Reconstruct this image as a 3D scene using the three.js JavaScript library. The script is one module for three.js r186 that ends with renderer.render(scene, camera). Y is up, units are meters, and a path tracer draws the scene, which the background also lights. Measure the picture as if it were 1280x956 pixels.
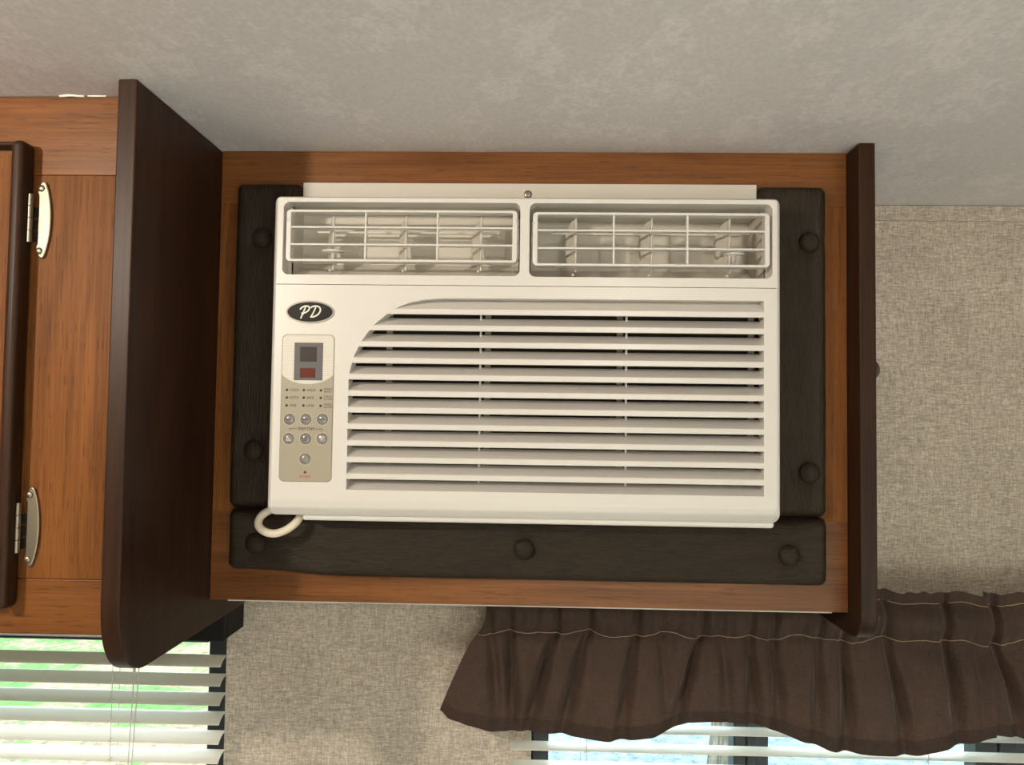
import * as THREE from 'three';
import { mergeGeometries, mergeVertices, toCreasedNormals } from 'three/addons/utils/BufferGeometryUtils.js';
import { RoundedBoxGeometry } from 'three/addons/geometries/RoundedBoxGeometry.js';

// ------------------------------------------------------------------ camera, sky, light, exposure
const CEIL = 1.98;
const scene = new THREE.Scene();
const camera = new THREE.PerspectiveCamera(51.54, 1280 / 956, 0.02, 200);
camera.position.set(0, 1.71, 0.9964);
camera.rotation.order = 'YXZ';
camera.rotation.set(0.0421, 0.0299, 0.0135);
scene.add(camera);

const renderer = new THREE.WebGLRenderer();
renderer.toneMapping = THREE.LinearToneMapping;
renderer.toneMappingExposure = 1.12;
renderer.shadowMap.enabled = true;

const SKY = 5.0;                       // overcast sky brightness
{
  const w = 64, h = 32, d = new Float32Array(w * h * 4);
  for (let y = 0; y < h; y++) for (let x = 0; x < w; x++) {
    const up = Math.max(0, (y + 0.5) / h * 2 - 1), o = (y * w + x) * 4;
    d[o] = SKY * (0.82 - 0.06 * up); d[o + 1] = SKY * (0.97 - 0.03 * up); d[o + 2] = SKY * 1.03; d[o + 3] = 1;
  }
  const t = new THREE.DataTexture(d, w, h, THREE.RGBAFormat, THREE.FloatType);
  t.mapping = THREE.EquirectangularReflectionMapping; t.magFilter = t.minFilter = THREE.LinearFilter; t.needsUpdate = true;
  scene.background = t;
}
const LAMPS = [
  { at: [-0.668, 1.02], color: [1.0, 0.89, 0.74], power: 1.4, label: 'round frosted ceiling light left of the camera, nearest the overhead cabinet' },
  { at: [0.25, 1.8], color: [1.0, 0.89, 0.75], power: 0.8, label: 'round frosted ceiling light behind the camera, near the far windows' },
];

// ------------------------------------------------------------------ helpers
function rng(seed) { let s = seed >>> 0; return () => { s = (s + 0x6D2B79F5) | 0; let t = Math.imul(s ^ (s >>> 15), 1 | s); t = (t + Math.imul(t ^ (t >>> 7), 61 | t)) ^ t; return ((t ^ (t >>> 14)) >>> 0) / 4294967296; }; }
const clamp = (x, a = 0, b = 1) => Math.min(b, Math.max(a, x));
const smooth = (a, b, x) => { const t = clamp((x - a) / (b - a)); return t * t * (3 - 2 * t); };
const mix = (a, b, t) => a + (b - a) * t;
function tileNoise(nx, ny, seed) {       // tileable value noise over the unit square with nx by ny cells
  const r = rng(seed), g = new Float32Array(nx * ny);
  for (let i = 0; i < g.length; i++) g[i] = r();
  return (u, v) => {
    const x = (u - Math.floor(u)) * nx, y = (v - Math.floor(v)) * ny, i = Math.floor(x), j = Math.floor(y);
    let a = x - i, b = y - j; a = a * a * (3 - 2 * a); b = b * b * (3 - 2 * b);
    const i0 = i % nx, i1 = (i + 1) % nx, j0 = (j % ny) * nx, j1 = ((j + 1) % ny) * nx;
    return (g[j0 + i0] * (1 - a) + g[j0 + i1] * a) * (1 - b) + (g[j1 + i0] * (1 - a) + g[j1 + i1] * a) * b;
  };
}
function texture(w, h, metres, fn, srgb = true) {      // fn(u, v) -> [r, g, b] in 0..1 (sRGB) or a number
  const d = new Uint8Array(w * h * 4);
  for (let y = 0; y < h; y++) for (let x = 0; x < w; x++) {
    const c = fn((x + 0.5) / w, (y + 0.5) / h), o = (y * w + x) * 4;
    if (typeof c === 'number') d[o] = d[o + 1] = d[o + 2] = clamp(c) * 255;
    else { d[o] = clamp(c[0]) * 255; d[o + 1] = clamp(c[1]) * 255; d[o + 2] = clamp(c[2]) * 255; }
    d[o + 3] = 255;
  }
  const t = new THREE.DataTexture(d, w, h);
  t.wrapS = t.wrapT = THREE.RepeatWrapping; t.magFilter = THREE.LinearFilter; t.minFilter = THREE.LinearMipmapLinearFilter;
  if (srgb) t.colorSpace = THREE.SRGBColorSpace;
  t.repeat.set(1 / metres[0], 1 / metres[1]); t.needsUpdate = true;
  return t;
}
const rgb = (r, g, b) => new THREE.Color().setRGB(r / 255, g / 255, b / 255, THREE.SRGBColorSpace);
function uvMetres(g, turn = false, shift = [0, 0]) {     // uv in metres from the dominant axis of each face
  const n0 = g.index ? g.toNonIndexed() : g;
  if (!n0.attributes.normal) n0.computeVertexNormals();
  const p = n0.attributes.position, n = n0.attributes.normal, uv = new Float32Array(p.count * 2);
  for (let i = 0; i < p.count; i += 3) {
    let ax = 0, ay = 0, az = 0;
    for (let k = 0; k < 3; k++) { ax += Math.abs(n.getX(i + k)); ay += Math.abs(n.getY(i + k)); az += Math.abs(n.getZ(i + k)); }
    for (let k = 0; k < 3; k++) {
      const x = p.getX(i + k), y = p.getY(i + k), z = p.getZ(i + k);
      let u, v;
      if (az >= ax && az >= ay) { u = x; v = y; } else if (ax >= ay) { u = z; v = y; } else { u = turn ? x : z; v = turn ? z : x; if (turn) { u = x; v = z; } }
      if (turn) [u, v] = [v, u];
      uv[(i + k) * 2] = u + shift[0]; uv[(i + k) * 2 + 1] = v + shift[1];
    }
  }
  n0.setAttribute('uv', new THREE.BufferAttribute(uv, 2));
  return n0;
}
function clean(g) {
  const o = g.index ? g.toNonIndexed() : g;
  for (const k of Object.keys(o.attributes)) if (!['position', 'normal', 'uv'].includes(k)) o.deleteAttribute(k);
  if (!o.attributes.normal) o.computeVertexNormals();
  if (!o.attributes.uv) o.setAttribute('uv', new THREE.BufferAttribute(new Float32Array(o.attributes.position.count * 2), 2));
  return o;
}
const merge = (list) => mergeGeometries(list.map(clean));
function box(x0, x1, y0, y1, z0, z1, r = 0) {
  const w = x1 - x0, h = y1 - y0, d = z1 - z0, rr = Math.min(r, w / 2.01, h / 2.01, d / 2.01);
  const g = rr > 0 ? new RoundedBoxGeometry(w, h, d, 3, rr) : new THREE.BoxGeometry(w, h, d);
  return g.translate((x0 + x1) / 2, (y0 + y1) / 2, (z0 + z1) / 2);
}
function roundRect(x0, x1, y0, y1, r, Kind = THREE.Shape) {
  const s = new Kind(), R = Math.PI;
  s.moveTo(x0 + r, y0); s.lineTo(x1 - r, y0); s.absarc(x1 - r, y0 + r, r, -R / 2, 0); s.lineTo(x1, y1 - r); s.absarc(x1 - r, y1 - r, r, 0, R / 2);
  s.lineTo(x0 + r, y1); s.absarc(x0 + r, y1 - r, r, R / 2, R); s.lineTo(x0, y0 + r); s.absarc(x0 + r, y0 + r, r, R, R * 1.5);
  return s;
}
function extrude(shape, z0, z1, bevel = 0, segs = 8) {   // from z0 to z1, bevel inside that span and inside the outline
  const g = new THREE.ExtrudeGeometry(shape, { depth: z1 - z0 - 2 * bevel, bevelEnabled: bevel > 0, bevelSize: bevel, bevelOffset: -bevel, bevelThickness: bevel, bevelSegments: 2, curveSegments: segs });
  return g.translate(0, 0, z0 + bevel);
}
function tube(points, r, n = 40, sides = 8, closed = false) { return new THREE.TubeGeometry(new THREE.CatmullRomCurve3(points.map((p) => new THREE.Vector3(...p)), closed), n, r, sides, closed); }
function cylinderZ(x, y, z0, z1, r0, r1 = r0, n = 24) { return new THREE.CylinderGeometry(r1, r0, z1 - z0, n).rotateX(Math.PI / 2).translate(x, y, (z0 + z1) / 2); }

const used = {};
function numbered(name) { const n = used[name] = (used[name] ?? -1) + 1; return n ? name + '_' + String(n).padStart(3, '0') : name; }
function thing(name, label, category, at, group) {
  const o = new THREE.Group(); o.name = numbered(name); o.position.set(...at); scene.add(o);
  o.userData = { label, category }; if (group) o.userData.group = group;
  return o;
}
function part(name, geo, mat, parent, label) {            // geometry given in the room's metres; moved into its thing's own axes
  let root = parent; while (root.parent && root.parent !== scene) root = root.parent;
  const g = geo.clone(); if (root !== scene) g.translate(-root.position.x, -root.position.y, -root.position.z);
  const m = new THREE.Mesh(g, mat); m.castShadow = m.receiveShadow = true;
  m.name = numbered((root === scene ? '' : root.name + '/') + name).split('/').pop(); parent.add(m);
  if (label) m.userData.label = label;
  return m;
}
function struct(name, geo, mat) { const m = new THREE.Mesh(geo, mat); m.name = name; m.castShadow = m.receiveShadow = true; m.userData.kind = 'structure'; scene.add(m); return m; }

// ------------------------------------------------------------------ materials
const M = {};
const std = (o) => new THREE.MeshStandardMaterial(o), phy = (o) => new THREE.MeshPhysicalMaterial(o);
function woodMaps(seed, light, dark, turn) {
  const fibre = tileNoise(420, 14, seed), band = tileNoise(34, 3, seed + 1), wave = tileNoise(5, 4, seed + 2), pore = tileNoise(512, 40, seed + 3), cloud = tileNoise(9, 5, seed + 4);
  const f = (u, v) => {
    const w = u + 0.035 * (wave(u, v) - 0.5), ring = 0.5 + 0.5 * Math.sin(2 * Math.PI * (9 * w + 1.6 * band(w, v)));
    return { t: 0.36 * fibre(u, v) + 0.22 * ring + 0.24 * band(w, v) + 0.18 * cloud(u, v), p: smooth(0.72, 0.9, pore(u, v)) };
  };
  const at = turn ? (u, v) => f(v, u) : f, size = turn ? [0.6, 0.42] : [0.42, 0.6];
  return {
    map: texture(768, 768, size, (u, v) => { const { t, p } = at(u, v), k = clamp(t * 1.25 - 0.1), q = 1 - 0.15 * p; return [0, 1, 2].map((c) => mix(dark[c], light[c], k) / 255 * q); }),
    bumpMap: texture(512, 512, size, (u, v) => { const { t, p } = at(u, v); return 0.6 * t + 0.4 * (1 - p); }, false),
  };
}
const honey = [[137, 87, 44], [95, 56, 25]], walnut = [[61, 37, 23], [36, 21, 12]];
M.woodUp = phy({ ...woodMaps(11, ...honey, false), bumpScale: 0.00012, roughness: 0.5, specularIntensity: 0.25 });
M.woodAcross = phy({ ...woodMaps(23, ...honey, true), bumpScale: 0.00012, roughness: 0.36, specularIntensity: 0.6 });
M.boardWood = phy({ ...woodMaps(37, ...walnut, false), bumpScale: 0.0001, roughness: 0.42, specularIntensity: 0.4 });
M.doorWood = M.woodUp;
{
  const a = tileNoise(44, 400, 41), b = tileNoise(400, 44, 42), c = tileNoise(110, 420, 43), d = tileNoise(420, 110, 44), e = tileNoise(9, 9, 45), s = tileNoise(160, 420, 46);
  const h = (u, v) => 0.30 * a(u, v) + 0.24 * b(u, v) + 0.26 * c(u, v) + 0.20 * d(u, v);
  M.linen = std({
    map: texture(1024, 1024, [0.36, 0.36], (u, v) => { const t = clamp((h(u, v) - 0.5) * 1.85 + 0.5), k = mix(0.78, 1.11, t) * (0.97 + 0.06 * e(u, v)) * (1 - 0.10 * smooth(0.82, 0.95, s(u, v))); return [0.775 * k, 0.725 * k, 0.662 * k]; }),
    bumpMap: texture(1024, 1024, [0.36, 0.36], h, false), bumpScale: 0.00022, roughness: 0.85,
  });
}
{
  const a = tileNoise(14, 22, 51), b = tileNoise(60, 90, 52), c = tileNoise(240, 300, 53), d = tileNoise(5, 7, 54);
  const blotch = (u, v) => smooth(0.45, 0.75, 0.5 * a(u, v) + 0.35 * b(u, v) + 0.15 * c(u, v));
  M.ceiling = std({
    map: texture(1024, 1024, [0.7, 0.7], (u, v) => { const k = 0.955 + 0.04 * blotch(u, v) + 0.05 * (c(u, v) - 0.5) + 0.03 * (d(u, v) - 0.5); return [0.90 * k, 0.88 * k, 0.875 * k]; }),
    bumpMap: texture(512, 512, [0.7, 0.7], (u, v) => 0.5 * c(u, v) + 0.5 * blotch(u, v), false), bumpScale: 0.0001, roughness: 0.8,
  });
}
function hideMaps(turn, seed) {
  const a = tileNoise(220, 26, seed), b = tileNoise(360, 60, seed + 1), c = tileNoise(20, 8, seed + 2);
  const f0 = (u, v) => 0.5 * a(u, v) + 0.3 * b(u, v) + 0.2 * c(u, v), f = turn ? (u, v) => f0(v, u) : f0;
  return { map: texture(512, 512, [0.22, 0.22], (u, v) => { const k = mix(0.75, 1.2, f(u, v)); return [0.190 * k, 0.160 * k, 0.124 * k]; }), bumpMap: texture(512, 512, [0.22, 0.22], f, false) };
}
M.padUp = phy({ ...hideMaps(false, 61), bumpScale: 0.0009, roughness: 0.62, specularIntensity: 0.35 });
M.padAcross = phy({ ...hideMaps(true, 71), bumpScale: 0.0009, roughness: 0.62, specularIntensity: 0.35 });
{
  const st = tileNoise(5, 6, 75), sp = tileNoise(64, 64, 76);
  M.plastic = phy({ color: rgb(218, 214, 208), roughness: 0.34, clearcoat: 0.2, clearcoatRoughness: 0.25 });
}
M.plasticInner = phy({ color: rgb(206, 200, 188), roughness: 0.45 });
M.flange = std({ color: rgb(212, 207, 196), roughness: 0.5 });
M.filter = std({ color: rgb(46, 42, 38), roughness: 0.9 });
M.rib = std({ color: rgb(150, 142, 126), roughness: 0.7 });
M.chassis = std({ color: rgb(120, 118, 112), roughness: 0.6, metalness: 0.3 });
M.cord = phy({ color: rgb(224, 214, 194), roughness: 0.42 });
M.rimGrey = std({ color: rgb(150, 146, 136), roughness: 0.35, metalness: 0.5 });
M.key = phy({ color: rgb(128, 124, 122), roughness: 0.12, clearcoat: 1, clearcoatRoughness: 0.05 });
M.led = phy({ color: rgb(58, 44, 30), roughness: 0.25 });
M.chrome = std({ color: rgb(150, 142, 126), roughness: 0.42, metalness: 1 });
M.steel = std({ color: rgb(150, 146, 140), roughness: 0.35, metalness: 1 });
M.black = phy({ color: rgb(20, 20, 21), roughness: 0.6, specularIntensity: 0.4 });
M.frameBlack = std({ color: rgb(20, 28, 34), roughness: 0.45 });
M.slat = phy({ color: rgb(238, 236, 226), roughness: 0.32, specularIntensity: 1 });
M.string = std({ color: rgb(214, 210, 198), roughness: 0.8 });
M.whiteBoard = std({ color: rgb(225, 222, 214), roughness: 0.5 });
M.caulk = std({ color: rgb(235, 232, 225), roughness: 0.6 });
M.glass = phy({ color: 0xffffff, transmission: 1, thickness: 0, roughness: 0, ior: 1.45 });
M.thread = std({ color: rgb(176, 150, 122), roughness: 0.8 });
M.trimLine = std({ color: rgb(96, 88, 76), roughness: 0.9 });
{
  const a = tileNoise(400, 400, 81), b = tileNoise(16, 12, 82), w = tileNoise(512, 60, 83), x = tileNoise(60, 512, 84);
  const cm = texture(768, 768, [0.24, 0.24], (u, v) => { const k = 0.72 + 0.26 * w(u, v) + 0.26 * x(u, v) + 0.10 * (b(u, v) - 0.5) + 0.5 * smooth(0.9, 0.98, a(u, v)); return [0.258 * k, 0.174 * k, 0.122 * k]; });
  const bm = texture(512, 512, [0.24, 0.24], (u, v) => 0.5 * w(u, v) + 0.5 * x(u, v), false);
  M.cloth = phy({ map: cm, bumpMap: bm, bumpScale: 0.0005, roughness: 0.8, transmission: 0.22, thickness: 0, side: THREE.DoubleSide, sheen: 0.25, sheenColor: rgb(150, 110, 80), sheenRoughness: 0.6 });
  M.hem = phy({ map: cm, color: rgb(215, 222, 235), bumpMap: bm, bumpScale: 0.0005, roughness: 0.85, side: THREE.DoubleSide });
}
{
  const a = tileNoise(12, 12, 91), b = tileNoise(48, 48, 92), c = tileNoise(200, 200, 93), f4 = tileNoise(480, 480, 98);
  M.ground = std({ map: texture(1024, 1024, [9, 9], (u, v) => {
    const n = 0.42 * a(u, v) + 0.3 * b(u, v) + 0.28 * c(u, v), g = smooth(0.47, 0.60, n), k = 0.7 + 0.35 * c(u, v) + 0.35 * f4(u, v);
    return [mix(0.50, 0.29, g) * k, mix(0.455, 0.43, g) * k, mix(0.36, 0.20, g) * k];
  }), roughness: 1 });
  M.gravel = std({ map: texture(512, 512, [2.5, 2.5], (u, v) => { const k = 0.72 + 0.3 * b(u, v) + 0.35 * (c(u, v) - 0.3); return [0.46 * k, 0.53 * k, 0.57 * k]; }), roughness: 1 });
  const e = tileNoise(40, 8, 94), f = tileNoise(120, 30, 95);
  M.bark = std({ map: texture(512, 512, [1, 1], (u, v) => { const k = 0.6 + 0.5 * e(u, v) + 0.25 * f(u, v); return [0.44 * k, 0.42 * k, 0.36 * k]; }), bumpMap: texture(256, 256, [1, 1], (u, v) => e(u, v), false), bumpScale: 0.02, roughness: 1 });
  M.leaf = phy({ color: rgb(96, 150, 78), roughness: 0.8, transmission: 0.3, thickness: 0, side: THREE.DoubleSide });
  const fl = tileNoise(6, 60, 96), fm = tileNoise(200, 300, 97);
  M.floor = std({ map: texture(512, 512, [1.2, 1.2], (u, v) => { const k = 0.85 + 0.2 * fl(u, v) + 0.1 * fm(u, v); return [0.78 * k, 0.75 * k, 0.72 * k]; }), roughness: 0.5 });
  M.wallPlain = M.linen;
}

// ------------------------------------------------------------------ the room
const X0 = -1.9, X1 = 2.2, Z1 = 2.35, T = 0.05;
const WIN = [ { x0: -1.35, x1: -0.3835, y0: 0.8, y1: 1.43 }, { x0: 0.0, x1: 2.1, y0: 0.72, y1: 1.43 } ];      // openings in the wall behind the air conditioner
const WINF = [ { x0: -0.25, x1: 2.1, y0: 0.25, y1: 1.4 } ];           // openings in the opposite wall
function wallWith(openings, z0, z1) {
  const s = new THREE.Shape(); s.moveTo(X0 - T, 0); s.lineTo(X1 + T, 0); s.lineTo(X1 + T, CEIL); s.lineTo(X0 - T, CEIL); s.closePath();
  for (const o of openings) { const h = new THREE.Path(); h.moveTo(o.x0, o.y0); h.lineTo(o.x0, o.y1); h.lineTo(o.x1, o.y1); h.lineTo(o.x1, o.y0); h.closePath(); s.holes.push(h); }
  return uvMetres(extrude(s, z0, z1));
}
struct('ceiling', uvMetres(box(X0 - T, X1 + T, CEIL, CEIL + T, -T, Z1 + T)), M.ceiling);
struct('floor', uvMetres(box(X0 - T, X1 + T, -T, 0, -T, Z1 + T)), M.floor);
struct('wall_back', wallWith(WIN, -T, 0), M.linen);
struct('wall_front', wallWith(WINF, Z1, Z1 + T), M.wallPlain);
struct('wall_left', uvMetres(box(X0 - T, X0, 0, CEIL, 0, Z1)), M.wallPlain);
struct('wall_right', uvMetres(box(X1, X1 + T, 0, CEIL, 0, Z1)), M.wallPlain);
struct('trim_1', uvMetres(box(0.3272, X1, 1.9602, 1.9790, 0, 0.0034), false, [0.1, 0.05]), M.linen);
function windowFrame(n, o, z0, z1, w, mullions) {
  const g = new THREE.Group(); g.name = 'window_' + n; g.userData.kind = 'structure'; scene.add(g);
  const add = (name, geo, m) => { const k = new THREE.Mesh(geo, m); k.name = name; k.castShadow = k.receiveShadow = true; g.add(k); };
  add('frame', merge([box(o.x0, o.x0 + w, o.y0, o.y1, z0, z1, 0.003), box(o.x1 - w, o.x1, o.y0, o.y1, z0, z1, 0.003), box(o.x0 + w, o.x1 - w, o.y1 - 0.012, o.y1, z0, z1, 0.003), box(o.x0 + w, o.x1 - w, o.y0, o.y0 + w, z0, z1, 0.003)]), M.frameBlack);
  const xs = [o.x0 + w, ...mullions.flatMap(([a, b]) => [a, b]), o.x1 - w];
  for (const [a, b] of mullions) add('mullion', merge([box(a, b, o.y0 + w, o.y1 - 0.012, z0 + 0.004, z1 - 0.004, 0.003), box(mix(a, b, 0.35), mix(a, b, 0.65), o.y0 + w, o.y1 - 0.012, z1 - 0.004, z1, 0.002)]), M.frameBlack);
  for (let i = 0; i < xs.length; i += 2) add('pane', new THREE.PlaneGeometry(xs[i + 1] - xs[i], o.y1 - o.y0 - w - 0.012).translate((xs[i] + xs[i + 1]) / 2, (o.y0 + w + o.y1 - 0.012) / 2, (z0 + z1) / 2), M.glass);
}
windowFrame(1, WIN[0], -0.045, -0.006, 0.025, []);
windowFrame(2, WIN[1], -0.045, -0.006, 0.0215, [[0.2505, 0.2935], [0.546, 0.62], [1.35, 1.40]]);
windowFrame(3, WINF[0], Z1 + 0.005, Z1 + 0.045, 0.03, []);

// ------------------------------------------------------------------ outdoors
struct('ground', uvMetres(new THREE.PlaneGeometry(80, 80, 1, 1).rotateX(-Math.PI / 2).translate(0, -0.6, 0)), M.ground);
struct('concrete_patio', uvMetres(box(-7, 7, -0.6, -0.57, 2.6, 12)), std({ color: rgb(222, 204, 184), roughness: 0.9 }));
struct('gravel_drive', uvMetres(extrude((() => { const s = new THREE.Shape(); s.moveTo(-1.7, 3.2); s.lineTo(4.5, 3.2); s.lineTo(9, 16); s.lineTo(-3.2, 16); s.closePath(); return s; })(), 0, 0.015).rotateX(-Math.PI / 2).translate(0, -0.6, 0)), M.gravel);
function tree(x, z, r, h, seed, label) {
  const R = rng(seed), t = thing('tree', label, 'tree', [x, -0.6, z], 'pale trees outside the right window');
  const prof = []; for (let i = 0; i <= 14; i++) { const k = i / 14; prof.push(new THREE.Vector2(r * (1 + 0.5 * Math.exp(-k * 12)) * (1 - 0.55 * k), k * h)); }
  const g = new THREE.LatheGeometry(prof, 14); const p = g.attributes.position;
  for (let i = 0; i < p.count; i++) { const a = Math.atan2(p.getZ(i), p.getX(i)), y = p.getY(i), k = 1 + 0.06 * Math.sin(a * 3 + y * 2) + 0.04 * Math.sin(a * 5 - y); p.setXYZ(i, p.getX(i) * k + 0.06 * Math.sin(y * 0.9 + seed), y, p.getZ(i) * k); }
  g.computeVertexNormals(); const uv = g.attributes.uv; for (let i = 0; i < uv.count; i++) uv.setXY(i, uv.getX(i) * 2, uv.getY(i) * h);
  part('trunk', g.translate(x, -0.6, z), M.bark, t);
  const q = new THREE.PlaneGeometry(0.16, 0.1), leaves = [];
  for (let i = 0; i < 700; i++) {
    const a = R() * 6.283, c = Math.acos(2 * R() - 1), rr = 0.9 * Math.cbrt(0.3 + 0.7 * R());
    leaves.push(q.clone().rotateX(R() * 6).rotateY(R() * 6).translate(x + rr * Math.sin(c) * Math.cos(a), -0.6 + h * 0.95 + rr * 0.7 * Math.cos(c), z + rr * Math.sin(c) * Math.sin(a)));
  }
  part('foliage', merge(leaves), M.leaf, t).userData.kind = 'stuff';
}
tree(1.28, -4.15, 0.085, 5.2, 5, 'slim pale tree trunk outside the right window, left of its dark divider');
tree(2.36, -6.0, 0.19, 5.6, 6, 'thick pale tree trunk outside the right window, right of its dark divider');

// ------------------------------------------------------------------ ceiling lights (off frame)
for (const L of LAMPS) {
  const [x, z] = L.at, t = thing('ceiling_light', L.label, 'light', [x, CEIL - 0.045, z], 'round frosted ceiling lights');
  part('base', new THREE.CylinderGeometry(0.075, 0.075, 0.006, 40).translate(x, CEIL - 0.003, z), M.flange, t);
  const prof = []; for (let i = 0; i <= 10; i++) { const a = i / 10 * Math.PI / 2; prof.push(new THREE.Vector2(0.066 * Math.sin(a) + 1e-5, CEIL - 0.006 - 0.039 * Math.cos(a))); }
  part('diffuser', new THREE.LatheGeometry(prof, 40).translate(x, 0, z), std({ color: rgb(240, 235, 225), roughness: 0.5, emissive: new THREE.Color().setRGB(...L.color), emissiveIntensity: 6 }), t, 'glowing frosted dome');
  const p = new THREE.PointLight(new THREE.Color().setRGB(...L.color), L.power, 0, 2);
  p.position.set(x, CEIL - 0.03, z); p.castShadow = true; p.shadow.radius = 1.2; p.name = 'ceiling_light_glow'; scene.add(p);
}

// ------------------------------------------------------------------ the wooden surround of the air conditioner
const PZ = 0.1964;                       // face of the mounting panel
const XL = -0.3269, XR = 0.3113, PB = 1.5207;
{
  const t = thing('mounting_panel', 'brown wood panel framing the white air conditioner, fitted between two side boards', 'panel', [(XL + XR) / 2, PB, PZ - 0.0157]);
  const e = 0.0003, f = (x0, x1, y0, y1, turn, s) => uvMetres(box(x0, x1, y0, y1, PZ - 0.0157, PZ, 0.0003), false, s);
  part('top_rail', f(XL + e, XR - e, 1.925, CEIL - 0.0003, true, [0.1, 0.02]), M.woodAcross, t);
  part('bottom_rail', f(XL + e, XR - e, PB, 1.6095, true, [0.3, 0.2]), M.woodAcross, t);
  part('left_stile', f(XL + e, -0.2405, 1.6096, 1.9249, false, [0.2, 0.1]), M.woodUp, t);
  part('right_stile', f(0.2205, XR - e, 1.6096, 1.9249, false, [0.05, 0.3]), M.woodUp, t);
  part('bottom_board', box(-0.3147, 0.3015, 1.5157, 1.5265, 0.005, PZ - 0.0158, 0.0008), M.whiteBoard, t, 'thin white board edge under the panel');
}
function sideBoard(x0, x1, front, bottom, r, label) {
  const s = new THREE.Shape(); s.moveTo(0.001, bottom); s.lineTo(front - r[0], bottom); s.bezierCurveTo(front - r[0] * 0.35, bottom, front, bottom + r[1] * 0.35, front, bottom + r[1]); s.lineTo(front, CEIL - 0.0005); s.lineTo(0.001, CEIL - 0.0005); s.closePath();
  const g = new THREE.ExtrudeGeometry(s, { depth: x1 - x0 - 0.0024, bevelEnabled: true, bevelSize: 0.0012, bevelOffset: -0.0012, bevelThickness: 0.0012, bevelSegments: 3, curveSegments: 20 });
  g.rotateY(-Math.PI / 2).translate(x1 - 0.0012, 0, 0);                   // shape x runs along +z, thickness along -x
  const t = thing('side_board', label, 'board', [(x0 + x1) / 2, bottom, front / 2], 'dark side boards of the air conditioner surround');
  part('board', uvMetres(g, false, [x0, 0]), M.boardWood, t);
  return t;
}
const leftBoard = sideBoard(-0.3429, XL, 0.3717, 1.494, [0.05, 0.062], 'deep dark brown side board with rounded lower corner, next to the overhead cabinet');
const rightBoard = sideBoard(XR, 0.3272, 0.2267, 1.4985, [0.028, 0.03], 'shallow dark brown side board right of the air conditioner, against the linen wall');
{
  const g = new THREE.LatheGeometry([[0, 0], [0.004, 0], [0.004, 0.004], [0.0075, 0.006], [0.008, 0.009], [0.0055, 0.012], [0, 0.0125]].map((p) => new THREE.Vector2(...p)), 20).scale(1.05, 0.75, 1.05).rotateZ(-Math.PI / 2).translate(0.3272, 1.7600, 0.2080);
  part('knob', g, std({ color: rgb(84, 78, 66), roughness: 0.5 }), rightBoard, 'small dark knob on the outer side');
}

// ------------------------------------------------------------------ padded vinyl strips with covered buttons
function pad(x0, x1, y0, y1, buttons, mat, label, sag) {
  const zb = PZ + 0.0002, th = 0.0145, nx = Math.round((x1 - x0) / 0.0028), ny = Math.round((y1 - y0) / 0.0028), rC = 0.007;
  const pos = [], idx = [], uv = [];
  const H = (x, y) => {
    const dx = Math.min(x - x0, x1 - x), dy = Math.min(y - y0, y1 - y), r = 0.010;
    const ex = clamp(dx / r), ey = clamp(dy / r);
    let h = th * Math.sqrt(Math.max(0, 1 - (1 - ex) ** 2)) * Math.sqrt(Math.max(0, 1 - (1 - ey) ** 2));
    for (const [bx, by] of buttons) { const d = Math.hypot(x - bx, y - by); h -= 0.0052 * Math.exp(-((d / 0.014) ** 2)); const a = Math.atan2(y - by, x - bx); h -= 0.0007 * Math.exp(-d / 0.02) * Math.cos(a * 7 + bx * 90); }
    h += 0.0005 * Math.sin(x * 190 + y * 37) * Math.sin(y * 130 - x * 21);
    return Math.max(0.0015 * Math.min(ex, ey) , h);
  };
  for (let j = 0; j <= ny; j++) for (let i = 0; i <= nx; i++) {
    const a = i / nx, b = j / ny; let x = mix(x0, x1, a), y = mix(y0, y1, b);
    const z = H(x, y);
    const cx = Math.max(0, rC - Math.min(x - x0, x1 - x)), cy = Math.max(0, rC - Math.min(y - y0, y1 - y)), L = Math.hypot(cx, cy);   // pull the corners in to a radius
    if (cx > 0 && cy > 0 && L > 0) { const m = Math.max(cx, cy) / L; x += (x - x0 < x1 - x ? 1 : -1) * cx * (1 - m); y += (y - y0 < y1 - y ? 1 : -1) * cy * (1 - m); }
    if (sag) y += sag(x) * (1 - b);
    pos.push(x, y, zb + z); uv.push(x, y);
  }
  const at = (i, j) => j * (nx + 1) + i;
  for (let j = 0; j < ny; j++) for (let i = 0; i < nx; i++) { const a = at(i, j), b = at(i + 1, j), c = at(i + 1, j + 1), d = at(i, j + 1); idx.push(a, b, c, a, c, d); }
  const g = new THREE.BufferGeometry(); g.setAttribute('position', new THREE.Float32BufferAttribute(pos, 3)); g.setAttribute('uv', new THREE.Float32BufferAttribute(uv, 2)); g.setIndex(idx); g.computeVertexNormals();
  const n = pos.length / 3, back = new THREE.PlaneGeometry(x1 - x0 - 0.006, y1 - y0 - 0.016).rotateY(Math.PI).translate((x0 + x1) / 2, (y0 + y1) / 2, zb);
  const t = thing('padded_strip', label, 'padding', [(x0 + x1) / 2, y0, zb], 'padded vinyl strips round the air conditioner');
  part('pad', merge([g, back]), mat, t);
  for (const [bx, by] of buttons) {
    const d = new THREE.SphereGeometry(1, 24, 10, 0, Math.PI * 2, 0, Math.PI * 0.55).rotateX(Math.PI / 2).scale(0.0104, 0.0104, 0.0072).translate(bx, by, zb + 0.0115);
    part('button', uvMetres(d), mat, t);
  }
}
pad(-0.3080, -0.2412, 1.6140, 1.9446, [[-0.2785, 1.886], [-0.2815, 1.672]], M.padUp, 'dark brown vinyl padded strip with two buttons, left of the air conditioner');
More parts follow.
